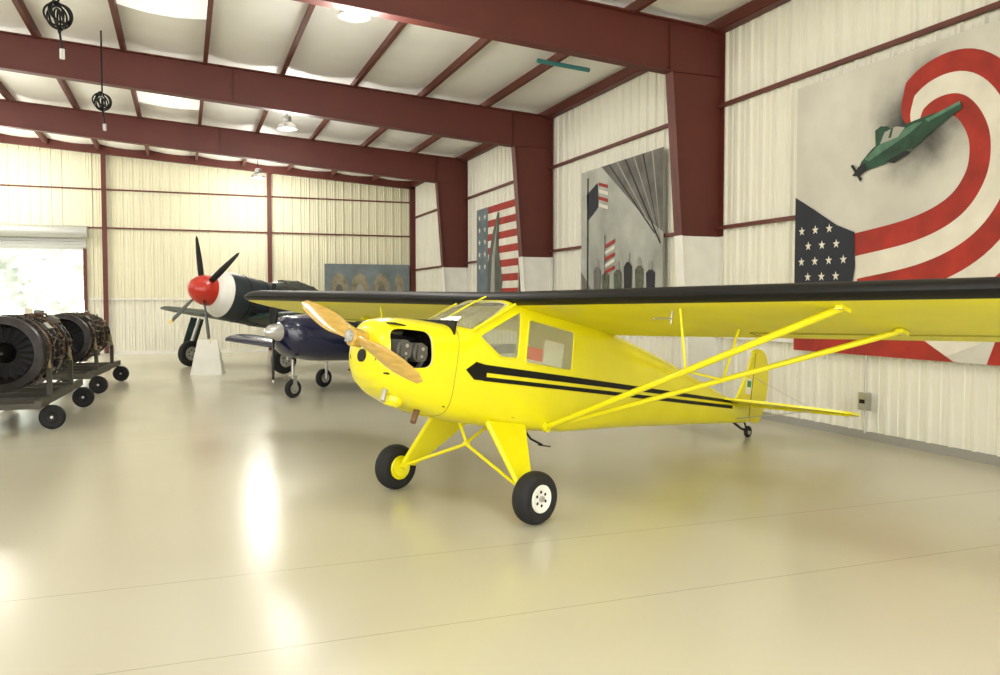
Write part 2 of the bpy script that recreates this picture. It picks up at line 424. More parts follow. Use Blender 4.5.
for cx,h,mt in ((.75,.85,MS),(1.12,.7,FIG),(1.62,.75,FIG),(2.02,.9,MD),(2.45,.8,FIG),(2.85,.7,MB)):
    m.poly([(cx-.13,1.78),(cx-.16,1.78+h*.72),(cx-.05,1.78+h*.82),(cx+.05,1.78+h*.82),(cx+.16,1.78+h*.72),(cx+.13,1.78)],mt,4)
    m.poly(ell(cx,1.78+h*.92,.07,.09),MS2,5)
for k in range(5): m.poly([(1.1,2.9-.13*k),(1.5,3.0-.13*k),(1.5,2.93-.13*k),(1.1,2.83-.13*k)],MR if k%2==0 else MW,6)
m.poly([(1.08,2.2),(1.11,2.2),(1.11,3.1),(1.08,3.1)],MD,6)
m.done()
# mural 3
m=Mural('flag_rocket_mural',22.9,3.2,1.75,4.4,MW)
for k in range(7): m.poly([(.9,4.4-k*.38),(3.2,4.4-k*.38),(3.2,4.21-k*.38),(.9,4.21-k*.38)],MR,1)
m.poly([(0,1.75),(0,4.4),(.95,4.4),(.95,1.75)],M('mural_blue_grey',(104,116,122),.8,var=.3,scale=2),2)
for r_ in range(5):
    for c_ in range(2): m.poly(star(.25+c_*.45,4.15-.35*r_,.1),MW,3)
m.poly([(.9,1.75),(.95,2.8),(1.3,3.6),(1.75,4.2),(1.85,4.15),(1.8,3.2),(2.1,2.3),(1.9,1.75)],M('mural_steel',(88,92,82),.8,var=.3,scale=3),4)
m.poly([(1.15,1.9),(1.3,3.0),(1.7,3.9),(1.5,2.8),(1.5,1.9)],MS2,5)
m.done()
# back mural
e=empty('portrait_mural'); b=B()
BM=M('mural_sky_blue',(118,130,134),.8,var=.3,scale=2); TAN=M('mural_tan',(146,138,116),.8,var=.35,scale=4)
b.box((6.28,YB-.30,2.55),(3.1,.02,1.15),BM)
for i,(cx,w) in enumerate(((5.25,.32),(6.0,.36),(6.8,.32),(7.45,.2))):
    pts=[(cx+w*math.cos(t*math.pi/12),YB-.316-.002*i,2.05+.75*math.sin(t*math.pi/12)) for t in range(13)]
    b.add(pts,[tuple(range(13))],TAN); 
    pts=[(cx+w*.5*math.cos(t*math.pi/12),YB-.33,2.0+.40*math.sin(t*math.pi/12)) for t in range(13)]
    b.add(pts,[tuple(range(13))],MS2 if i%2 else MS)
b.obj('painted_canvas',e,fix=False)

e=empty('wall_outlet'); b=B()
b.tube((XR-.14,8.1,.1),(XR-.14,8.1,1.15),.014,ALU); b.box((XR-.15,8.1,.5),(.08,.14,.22),ALU); b.box((XR-.195,8.1,.5),(.01,.08,.05),DARKM); b.obj('outlet_box',e)

# ================================================================ AIRPLANES
def sell(x,hw,zb,zt,n=4.0,N=48):
    zc=(zb+zt)/2; hh=(zt-zb)/2; r=[]
    for i in range(N):
        t=2*math.pi*i/N; c=math.cos(t); s=math.sin(t)
        r.append(Vector((x,hw*math.copysign(abs(c)**(2/n),c),zc+hh*math.copysign(abs(s)**(2/n),s))))
    return r
def interp(st,x):
    for a,b_ in zip(st[:-1],st[1:]):
        if a[0]<=x<=b_[0]:
            t=(x-a[0])/(b_[0]-a[0]); return [a[k]+(b_[k]-a[k])*t for k in range(len(a))]
    return list(st[0] if x<st[0][0] else st[-1])
AF=[(1,.003),(.9,.02),(.7,.05),(.5,.076),(.3,.086),(.2,.082),(.1,.066),(.05,.049),(.02,.031),(.006,.014),(0,0),(.006,-.010),(.02,-.018),(.05,-.024),(.15,-.029),(.3,-.029),(.5,-.024),(.7,-.018),(.9,-.008),(1,-.003)]
def wing(b,ys,le,ch,zz,mat,matle=None,inc=.02,th=1.0,ribs=None,split=.07):
    rings=[]
    for y in ys:
        c=ch(y); x0=le(y); z0=zz(y); r=[]
        for i,(xc,zc) in enumerate(AF):
            sc=0
            if ribs and 13<i<19: 
                sc=.006*abs(math.sin(math.pi*y/ribs))
            r.append(Vector((x0+xc*c,y,z0+(zc*c*th)-inc*xc*c+sc)))
        rings.append(r)
    n=len(AF)
    o=[p for r in rings for p in r]
    for k in range(len(rings)-1):
        for j in range(n-1):
            xm=(AF[j][0]+AF[j+1][0])/2
            mt=matle if (matle and ((j<10 and xm<split+.05) or (j>=10 and xm<.04))) else mat
            b.add([o[k*n+j],o[k*n+j+1],o[(k+1)*n+j+1],o[(k+1)*n+j]],[(0,1,2,3)],mt,True)
    b.add(rings[0],[tuple(range(n))],mat); b.add(rings[-1],[tuple(range(n))],mat)
def wheel(b,c,r,w,hub,rimr=.5,ax=(0,1,0),holes=True):
    c=Vector(c); ax=Vector(ax)
    prof=[]
    for i in range(13):
        t=math.pi*i/12
        prof.append((-math.cos(t)*w/2, r*.72+r*.28*math.sin(t)**.7 if 0<i<12 else r*.70))
    b.lathe(c,ax,[(-w*.40,r*rimr)]+prof+[(w*.40,r*rimr)],RUB,36,cap=False)
    b.lathe(c,ax,[(-w*.42,r*.02),(-w*.42,r*rimr*.78),(-w*.49,r*rimr*.95),(-w*.46,r*rimr*1.06),(w*.46,r*rimr*1.06),(w*.49,r*rimr*.95),(w*.42,r*rimr*.78),(w*.42,r*.02)],hub,32)
    b.lathe(c,ax,[(-w*.54,r*.02),(-w*.54,r*.10),(-w*.42,r*.13),(w*.42,r*.13),(w*.54,r*.10),(w*.54,r*.02)],ALU,20)
    a=ax.orthogonal().normalized(); bb=ax.cross(a)
    for i in range(6):
        t=2*math.pi*i/6; d=(a*math.cos(t)+bb*math.sin(t))*r*rimr*.52
        b.lathe(c+d,ax,[(-w*.425,r*.06),(w*.425,r*.06)],DARKM,10)

# ---------------- yellow high wing airplane ------------------------------------
PITCH=R(11.5)
pl=empty('yellow_high_wing_airplane',(2.197,6.76,.21),(0,PITCH,R(24.5)))
ST=[(-1.215,.13,.84,1.13,2.2),(-1.205,.18,.80,1.16,2.3),(-1.175,.235,.74,1.19,2.5),(-1.10,.30,.67,1.22,2.8),(-1.0,.335,.61,1.245,3.0),(-.8,.36,.55,1.265,3.4),(-.52,.37,.51,1.275,4.2),
    (-.40,.37,.50,1.37,4.6),(-.2,.37,.495,1.49,5),(.02,.37,.49,1.60,6),(.3,.37,.49,1.61,7),(1.0,.355,.535,1.61,7),(1.6,.32,.61,1.585,5),(2.2,.275,.68,1.54,4),(3.0,.205,.77,1.45,3.4),(3.8,.13,.86,1.33,3),(4.6,.055,.95,1.20,2.6),(4.93,.025,.985,1.15,2.4)]
xsn=[]
x=-1.215
while x<4.93: 
    xsn.append(x); x+= .012 if x<-1.1 else (.04 if x<.4 else .12)
xsn.append(4.93)
def mk(off,x0,x1,mi,mats,name):
    bb=B(); bb.mats=list(mats)
    rings=[]
    for x in xsn:
        if x<x0 or x>x1: continue
        s=interp(ST,x); hw=max(s[1]-off,.01); zb_=s[2]+off; zt_=s[3]-off
        if zt_-zb_<.02: zc=(zb_+zt_)/2; zb_,zt_=zc-.01,zc+.01
        rings.append(sell(x,hw,zb_,zt_,s[4]))
    bb.loft(rings,mats[mi]); return bb.obj(name)
def boolean(a,bobj,op):
    md=a.modifiers.new('b','BOOLEAN'); md.operation=op; md.object=bobj; md.solver='EXACT'
    dg=bpy.context.evaluated_depsgraph_get(); dg.update()
    me=bpy.data.meshes.new_from_object(a.evaluated_get(dg)); 
    a.modifiers.clear(); a.data=me
def dup(o,name):
    n=bpy.data.objects.new(name,o.data.copy()); scene.collection.objects.link(n); return n
MT=[YEL,INTER,GL]
outer=mk(0,-9,9,0,MT,'fuselage')
inner=mk(.016,-1.17,4.3,1,MT,'inner_tmp')
boolean(outer,inner,'DIFFERENCE'); bpy.data.objects.remove(inner)
def pcut(pts,y0,y1,name='cut',mi=1):
    bb=B(); bb.mats=list(MT); bb.prism([(p[0],y0,p[1]) for p in pts],(0,y1-y0,0),MT[mi]); return bb.obj(name)
def rrect(pts,r=.05,n=4):
    out=[]; L=len(pts)
    for i in range(L):
        p=Vector(pts[i]); a=Vector(pts[i-1])-p; c=Vector(pts[(i+1)%L])-p
        A=p+a.normalized()*r; C=p+c.normalized()*r
        for k in range(n+1):
            t=k/n; out.append(tuple(A*(1-t)**2+p*2*t*(1-t)+C*t*t))
    return out
wsh=[(-.60,1.30),(-.47,1.262),(-.40,1.262),(-.02,1.545),(-.12,1.9),(-.9,1.7)]
w1=rrect([(-.36,1.215),(.10,1.515),(.13,1.10),(-.08,1.08)],.04)
w2=rrect([(.20,1.46),(.84,1.46),(.87,1.10),(.22,1.08)],.04)
for nm,poly,y0,y1 in (('windshield_glass',wsh,-1,1),('front_side_window',w1,-1,1),('rear_side_window',w2,-1,1)):
    c=pcut(poly,y0,y1); g=dup(outer,nm); boolean(g,c,'INTERSECT'); boolean(outer,c,'DIFFERENCE')
    bpy.data.objects.remove(c)
    g.data.materials.clear(); g.data.materials.append(GL)
    for p in g.data.polygons: p.material_index=0
    g.data.set_sharp_from_angle(angle=R(35))
    g.parent=pl
c=pcut(rrect([(-1.165,1.135),(-.84,1.165),(-.80,.89),(-1.135,.83)],.08,6),-1,1); boolean(outer,c,'DIFFERENCE'); bpy.data.objects.remove(c)
outer.data.set_sharp_from_angle(angle=R(30)); outer.parent=pl
def sy(x,z):
    s=interp(ST,x); zc=(s[2]+s[3])/2; hh=(s[3]-s[2])/2
    return s[1]*max(0,(1-min(1,abs((z-zc)/hh))**s[4]))**(1/s[4])
b=B()
def stripe(pa,pb,mat=BLK,n=60,o=.004):
    (x0,x1,lo,hi)=pa
    for sg in (-1,1):
        A=[];C=[]
        for i in range(n+1):
            x=x0+(x1-x0)*i/n; zl=lo(x);zh=hi(x)
            A.append(Vector((x,sg*(sy(x,zl)+o),zl)));C.append(Vector((x,sg*(sy(x,zh)+o),zh)))
        b.loft([A,C],mat,cap=False,closed=False)
zs=lambda x: .925+ (x+.45)*.0545
stripe((-.30,4.60,lambda x: zs(x)-.006,lambda x: zs(x)+.060-.007*(x+.3)),0)
stripe((-.25,4.4,lambda x: zs(x)-.076,lambda x: zs(x)-.040+.001*x),0)
stripe((-.46,-.36,lambda x: zs(x)+.0-(x+.46)*.70,lambda x: zs(x)+.0+(x+.46)*.70),0,n=6)
stripe((-.36,-.22,lambda x: zs(x)-.074+(x+.36)*.02,lambda x: zs(x)+.074-(x+.36)*.13),0,n=6)
b.obj('side_stripes',pl,fix=False)
b=B()
def outline(poly,r,mat):
    for sg in (-1,1):
        P=[Vector((p[0],sg*(sy(*p)+.002),p[1])) for p in poly]
        b.path(P+[P[0]],r,mat,6)
outline(w1,.009,YEL); outline(w2,.009,YEL)
for sg in (-1,1):
    P=[Vector((-.44+.44*t/8,sg*(.372),1.25+.30*t/8)) for t in range(9)]; b.path(P,.014,YEL,8)
P=[]
for i in range(17):
    y=-.37+.74*i/16; P.append(Vector((-.47-.06*(1-(y/.37)**2),y,1.262+.02*(1-(y/.37)**2)**.5)))
b.path(P,.010,ALU,8)
b.path([(-.50,0,1.29),(-.2,0,1.50),(0,0,1.62)],.008,YEL,8)
b.obj('window_frames',pl)
b=B(); SS=M('panel_seam',(150,140,20),.5)  # darker yellow for the cowl joint and door seam lines
for xx in (-.56,):
    r=sell(xx,*interp(ST,xx)[1:4],interp(ST,xx)[4]); b.path(r+[r[0]],.0035,SS,6)
dl=[(.17,1.50),(.17,.60),(.9,.62),(.90,1.50)]
for sg in (-1,1): b.path([Vector((p[0],sg*(sy(*p)-.002),p[1])) for p in dl],.004,SS,6)
b.lathe((-1.225,0,.905),(1,0,0),[(0,.05),(.03,.05)],DARKM,20)
for sg in (-1,1):
    b.lathe((-1.205,sg*.14,.90),(1,0,.0),[(0,.03),(.04,.03)],DARKM,16)
b.tube((-.72,-.16,.58),(-.78,-.20,.45),.026,M('rusty_exhaust',(130,100,80),.5,metal=.6,var=.3))
b.tube((-1.06,-.15,.70),(-1.09,-.18,.58),.02,ALU)
b.lathe((-.95,-.12,.62),(-.2,0,-1),[(0,.09),(.04,.085),(.07,.05)],YEL,20)
b.obj('cowl_details',pl)
b=B()
b.box((-.93,0,1.0),(.44,.22,.22),DARKM); b.box((-.60,0,.95),(.02,.66,.7),DARKM)
b.box((-.95,0,1.175),(.40,.5,.012),DARKM); b.box((-.95,0,.79),(.40,.5,.012),DARKM)
FIN=M('cylinder_fins',(104,102,96),.5,metal=.6)
for sg in (-1,1):
    for xx in (-1.05,-.89):
        pr=[]
        for k in range(9):
            t=k*.022; pr+=[(t,.060),(t+.003,.076),(t+.009,.076),(t+.012,.060)]
        b.lathe((xx,sg*.11,.99),(0,sg,0),pr,FIN,20); b.box((xx,sg*.305,.99),(.09,.03,.11),FIN)
        b.tube((xx,sg*.29,1.05),(-.8,sg*.15,1.12),.008,BLK); b.tube((xx+.03,sg*.30,.95),(xx+.06,sg*.2,.84),.02,ALU)
        b.lathe((xx,sg*.312,1.02),(0,sg,0),[(0,.018),(.012,.014)],ALU,10)
        b.lathe((xx,sg*.312,.96),(0,sg,0),[(0,.014),(.010,.012)],ALU,10)
b.obj('engine',pl)
b=B(); SEAT=M('seat_tan',(190,160,104),.8); ORG=M('orange_box',(226,84,44),.7)
b.box((.32,0,.78),(.45,.62,.12),SEAT); b.box((.60,0,.90),(.10,.60,.30),SEAT,Matrix.Rotation(R(12),3,'Y'))
b.box((-.42,0,1.12),(.05,.68,.16),INTER); b.box((.36,-.29,1.18),(.26,.06,.11),ORG); b.box((.36,-.29,1.11),(.28,.06,.03),WHITE); b.box((.64,-.31,1.22),(.26,.02,.22),WHITE)
b.prism([(1.0,p.y*.93,p.z) for p in sell(1.0,.355,.56,1.585,7)],(.01,0,0),INTER)
b.box((.4,0,.60),(1.2,.62,.02),INTER); b.tube((-.1,-.12,.62),(.0,-.12,.98),.012,BLK)
b.obj('cabin_interior_parts',pl)
# propeller
b=B()
def blade(b,hub,ang,Rr,mat,tipmat=None,cw=.10,rr=.06,x0=0,tipf=.88,sgn=1,pitch=.55):
    d=Vector((0,math.cos(ang),math.sin(ang))); t_=Vector((0,-math.sin(ang),math.cos(ang))); ax=Vector((1,0,0))
    rings=[];mm=[]
    K=16
    for k in range(K+1):
        f=k/K; r=rr*.2+(Rr-rr*.2)*f
        w=cw*(.62+.75*math.sin(math.pi*min(1,f*.9+.08))**1.2)*.75
        if f>.93: w*=math.sqrt(max(.03,1-((f-.93)/.07)**2))
        th=.045*(1-f)**1.1+.008
        tw=math.atan2(pitch*.35,max(f,.18))*1.0
        u=t_*math.cos(tw)+ax*math.sin(tw)*sgn; v=ax*math.cos(tw)-t_*math.sin(tw)*sgn
        rings.append([Vector(hub)+d*r+u*w/2*math.cos(2*math.pi*i/14)+v*th/2*math.sin(2*math.pi*i/14) for i in range(14)]); mm.append(f)
    kk=[k for k in range(K+1) if mm[k]<=tipf]
    if tipmat:
        b.loft(rings[:len(kk)],mat); b.loft(rings[len(kk)-1:],tipmat)
    else: b.loft(rings,mat)
hub=(-1.300,0,1.03)
blade(b,hub,R(180+18),.90,WOOD,cw=.15); blade(b,hub,R(18),.88,WOOD,cw=.15)
b.lathe((-1.355,0,1.03),(1,0,0),[(0,.05),(.012,.07),(.10,.07),(.11,.06),(.15,.06)],WOOD,24)
b.lathe((-1.375,0,1.03),(1,0,0),[(0,.028),(.01,.05),(.03,.05)],ALU,20)
for i in range(6):
    t=math.pi*i/3; b.lathe((-1.37,.040*math.cos(t),1.03+.040*math.sin(t)),(1,0,0),[(-.01,.008),(.02,.008)],ALU,6)
b.obj('propeller',pl)
# wing
S=4.72; DIH=.014
def wch(y):
    a=abs(y); c=1.6
    if a>S-.55: c*=math.sqrt(max(.02,1-((a-(S-.55))/.56)**2))**.8
    return c
def wle(y): return .0+(1.6-wch(y))*.38
wy=[-S+.0]+[-S+.02,-S+.05,-S+.1,-S+.17,-S+.26,-S+.38]+[(-S+.5)+k*(2*S-1.0)/112 for k in range(113)]+[S-.38,S-.26,S-.17,S-.1,S-.05,S-.02,S]
b=B(); wing(b,wy,wle,wch,lambda y:1.592+DIH*abs(y),YELF,BLK,ribs=.33)
b.obj('wing',pl)
b=B()
zl=lambda x,y: 1.592+DIH*abs(y)-.03*1.6-.02*x
SEAM=M('fabric_seam',(150,142,20),.6)
for sg in (-1,1):
    b.path([(1.22,sg*1.9,zl(1.22,1.9)+.012),(1.22,sg*4.1,zl(1.22,4.1)+.012)],.006,SEAM,6)
    b.path([(1.22,sg*1.9,zl(1.22,1.9)+.012),(1.58,sg*1.9,zl(1.5,1.9)+.03)],.005,SEAM,6)
    fa=(.64,sg*.35,.56); w_f=(.25,sg*3.05,zl(.25,3.05)+.005); w_r=(1.05,sg*3.15,zl(1.05,3.15)+.01)
    b.tube(fa,w_f,.026,YEL); b.tube((.70,sg*.35,.57),w_r,.022,YEL)
    def on(f,p,q): return Vector(p)*(1-f)+Vector(q)*f
    p1=on(.55,fa,w_f); p2=on(.55,(.70,sg*.35,.57),w_r)
    b.tube(p1,(.25,p1.y,zl(.25,abs(p1.y))+.01),.010,YEL); b.tube(p2,(1.05,p2.y,zl(1.05,abs(p2.y))+.01),.010,YEL); b.tube(p1,p2,.010,YEL)
    b.box((w_f[0],w_f[1],w_f[2]-.01),(.14,.05,.03),YEL); b.box((w_r[0],w_r[1],w_r[2]-.01),(.14,.05,.03),YEL)
    b.lathe((fa[0],fa[1],fa[2]),(0,sg,0),[(-.02,.045),(.015,.045)],YEL,14)
b.tube((.28,-1.75,1.50),(.05,-1.75,1.46),.007,ALU); b.tube((.28,-1.75,1.555),(.28,-1.75,1.46),.007,ALU)
b.obj('wing_struts',pl)
# landing gear
b=B()
for sg in (-1,1):
    F=Vector((-.10,sg*.34,.53)); A=Vector((.34,sg*.34,.54)); L1=Vector((-.03,sg*.74,.05)); L2=Vector((.09,sg*.74,.05))
    n=(A-F).cross(L1-F).normalized()*.022
    b.prism([F-n,A-n,L2-n,L1-n],n*2,YEL)
    b.tube(F,L1,.024,YEL); b.tube(A,L2,.024,YEL)
    b.tube((.0,sg*.72,.03),(.0,sg*.90,.0),.024,YEL)
    b.tube((.0,sg*.76,.03),(.02,-sg*.03,.33),.015,YEL)
    wheel(b,(0,sg*.88,0),.21,.165,(WHITE if sg<0 else YEL),.5)
    b.lathe((0,sg*.79,0),(0,sg,0),[(0,.085),(.02,.085)],YEL,20)
b.tube((.02,0,.33),(-.12,.0,.53),.014,YEL); b.tube((.02,0,.33),(.30,.0,.53),.014,YEL)
b.path([(.42,-.30,.50),(.46,-.34,.44),(.60,-.36,.40)],.010,BLK); b.box((.63,-.36,.395),(.12,.05,.01),BLK)
b.obj('main_landing_gear',pl)
# tail
b=B()
fin=[(4.52,1.15),(4.66,1.36),(4.80,1.62),(4.88,1.84),(4.95,1.90),(4.95,1.1),(4.55,1.1)]
b.prism([(p[0],-.014,p[1]) for p in fin],(0,.028,0),YEL)
rud=cat([(4.96,1.04),(5.10,1.00),(5.24,1.03),(5.34,1.20),(5.38,1.45),(5.36,1.70),(5.27,1.88),(5.12,1.96),(4.96,1.95),(4.88,1.90),(4.96,1.86)],5)
b.prism([(p[0],-.016,p[1]) for p in rud],(0,.032,0),YEL)
b.path([(4.955,-.017,1.05),(4.955,-.017,1.9)],.006,SEAM,6)
st=cat([(4.12,.0),(4.20,.35),(4.34,.8),(4.48,1.15),(4.62,1.36),(4.78,1.44),(4.95,1.42),(5.1,1.25),(5.16,.9),(5.16,.5),(5.1,.14),(4.98,.04)],5)
for sg in (-1,1):
    b.prism([(p[0],sg*p[1],1.20) for p in st],(0,0,.028),YEL)
    b.tube((4.55,sg*.04,1.0),(4.72,sg*.95,1.2),.006,ALU); b.tube((4.82,sg*.02,1.6),(4.72,sg*.95,1.22),.003,ALU)
b.path([(4.72,-.16,1.188),(4.72,-1.40,1.188)],.012,YEL,8)
b.obj('tail_surfaces',pl)
b=B(); GRS=M('sticker_green',(70,150,90),.6)
b.box((4.86,-.018,1.45),(.13,.004,.20),WHITE); b.box((4.86,-.021,1.48),(.10,.004,.08),GRS); b.obj('tail_sticker',pl)
b=B(); b.path([(4.55,0,.97),(4.80,0,.90),(4.97,0,.88)],.016,DARKM); b.path([(4.88,0,.985),(4.97,0,.90)],.012,DARKM); wheel(b,(5.0,0,.875),.075,.05,ALU,.5)
b.tube((4.98,-.05,.90),(4.98,.05,.90),.014,DARKM); b.obj('tail_wheel',pl)

# ---------------- warbird -------------------------------------------------------
OLV=M('warbird_dark_grey',(38,46,52),.45,var=.2,scale=1.5); OLW=M('warbird_wing_green',(34,54,48),.45,var=.2); REDS=M('spinner_red',(190,44,26),.35,coat=.3); TIP=M('prop_tip_yellow',(226,190,40),.5)
wb=empty('propeller_fighter_airplane',(1.20,22.40,.35),(0,R(11),R(32.3)))
b=B()
WS=[(-1.0,.36,1.16,1.86,2),(-.9,.50,1.0,2.0,2),(-.7,.60,.90,2.08,2),(-.45,.64,.86,2.1,2),(.5,.62,.86,2.08,2.2),(1.5,.56,.90,2.05,2.3),(3.0,.44,1.02,1.95,2.3),(4.6,.26,1.25,1.78,2.2),(5.9,.07,1.48,1.68,2)]
def wr(x0,x1,n): return [sell(x,*interp(WS,x)[1:4],interp(WS,x)[4],32) for x in [x0+(x1-x0)*i/n for i in range(n+1)]]
b.loft(wr(-1.0,-.68,6),WHITE); b.loft(wr(-.68,5.9,32),OLV)
for xx in (-.2,.35): 
    r=wr(xx,xx,1)[0]; b.path(r+[r[0]],.012,DARKM,6)
for i in range(6): b.tube((-.15,-.60,1.15+.08*i),(-.02,-.66,1.13+.08*i),.03,DARKM,n=8)
b.obj('fuselage',wb)
b=B(); b.lathe((-1.60,0,1.51),(1,0,0),[(0,.01),(.03,.11),(.1,.21),(.2,.29),(.32,.35),(.46,.38),(.60,.38)],REDS,32); b.obj('spinner',wb)
b=B()
for a in (65,145,245,325): blade(b,(-1.2,0,1.51),R(a),1.55,BLK,TIP if a>180 else None,cw=(.24 if a>180 else .16),rr=.3,tipf=.92)
b.obj('propeller',wb)
b=B()
def cg(x):
    t=(x-.7)/2.0; h=.32*math.sin(math.pi*min(1,max(0,t)))**.6; return sell(x,.30,1.85,2.0+h,2.2,24)
b.loft([cg(.7+2.0*i/16) for i in range(17)],GLD); 
for x in (1.1,1.6,2.1): b.path([Vector((p.x,p.y*1.02,p.z+.004)) for p in cg(x)[1:12]],.015,OLV,6)
b.obj('canopy',wb)
b=B(); ws=[-4.6+.2*i for i in range(47)]
def wc(y): 
    a=abs(y); c=2.2-a*.24
    if a>4.1: c*=math.sqrt(max(.05,1-((a-4.1)/.52)**2))
    return c
wing(b,ws,lambda y:-.1+(2.2-wc(y))*.35,wc,lambda y:.98+.075*abs(y),OLW,th=1.1); b.obj('wing',wb)
b=B()
for sg in (-1,1):
    b.tube((0,sg*2.1,0),(.15,sg*2.05,1.0),.05,ALU); b.tube((0,sg*2.12,0),(0,sg*1.98,0),.04,ALU)
    b.prism([(-.14,sg*2.18,.2),(.26,sg*2.18,.2),(.36,sg*2.14,1.0),(-.04,sg*2.14,1.0)],(0,sg*.02,0),OLW)
    wheel(b,(0,sg*1.98,0),.35,.2,ALU,.5)
b.prism([(5.2,-.03,1.6),(5.45,-.03,2.15),(5.75,-.03,2.38),(6.05,-.03,2.36),(6.15,-.03,2.0),(6.1,-.03,1.5)],(0,.06,0),OLV)
for sg in (-1,1): b.prism([(4.95,0,1.66),(5.25,sg*1.4,1.7),(5.6,sg*1.6,1.7),(5.9,sg*1.4,1.7),(5.9,0,1.66)],(0,0,.05),OLW)
b.tube((5.5,0,1.4),(5.62,0,1.05),.03,ALU); wheel(b,(5.62,0,.93),.14,.09,ALU,.5)
b.obj('gear_and_tail',wb)

# ---------------- navy light airplane ---------------------------------------------
NAV=M('navy_paint',(18,24,58),.25,coat=.6,var=.1); SILV=M('silver_spinner',(210,210,208),.25,metal=.6)
nb=empty('navy_light_airplane',(1.84,15.46,0),(0,0,R(32.8)))
b=B()
NS=[(-.32,.16,1.05,1.38,2),(-.26,.30,.92,1.46,2.3),(-.1,.42,.76,1.50,2.6),(.4,.50,.66,1.53,3),(1.2,.55,.62,1.60,3.2),(2.4,.55,.62,1.62,3),(3.4,.42,.72,1.55,2.6),(5.0,.2,.95,1.40,2.3),(6.0,.06,1.1,1.32,2)]
b.loft([sell(x,*interp(NS,x)[1:4],interp(NS,x)[4],32) for x in [-.32+6.32*i/60 for i in range(61)]],NAV); b.obj('fuselage',nb)
b=B(); b.lathe((-.62,0,1.22),(1,0,0),[(0,.01),(.03,.06),(.1,.11),(.2,.15),(.30,.17)],SILV,24)
blade(b,(-.42,0,1.22),R(-88),.92,BLK,WHITE,cw=.16,tipf=.95); blade(b,(-.42,0,1.22),R(92),.92,BLK,WHITE,cw=.16,tipf=.95); b.obj('propeller',nb)
b=B()
def cn(x):
    t=(x-.75)/2.3; h=.32*math.sin(math.pi*min(1,max(0,t)))**.5; return sell(x,.44,1.45,1.58+h*.6,2.6,24)
b.loft([cn(.75+2.3*i/16) for i in range(17)],GLD); b.obj('canopy',nb)
b=B(); ws=[-3.7+.15*i for i in range(50)]
wing(b,ws,lambda y:1.15,lambda y:1.45,lambda y:.70+.06*abs(y),NAV); 
for sg in (-1,1): b.prism([(5.1,0,1.22),(5.3,sg*1.3,1.22),(5.95,sg*1.3,1.22),(5.95,0,1.22)],(0,0,.05),NAV)
b.prism([(4.9,-.03,1.35),(5.6,-.03,1.85),(6.1,-.03,1.85),(6.1,-.03,1.2)],(0,.06,0),NAV); b.obj('wing_and_tail',nb)
b=B()
b.tube((0,.0,.70),(0,.0,.36),.03,ALU); b.prism([(-.06,-.07,.14),(.06,-.07,.14),(.03,-.07,.40),(-.03,-.07,.40)],(0,.012,0),ALU); b.prism([(-.06,.06,.14),(.06,.06,.14),(.03,.06,.40),(-.03,.06,.40)],(0,.012,0),ALU)
b.box((0,0,.40),(.08,.15,.03),ALU); wheel(b,(0,0,.17),.17,.11,ALU,.5)
for sg in (-1,1): b.tube((1.65,sg*.95,.74),(1.65,sg*.95,.19),.03,ALU); wheel(b,(1.65,sg*1.03,.19),.19,.13,ALU,.5)
b.obj('landing_gear',nb)

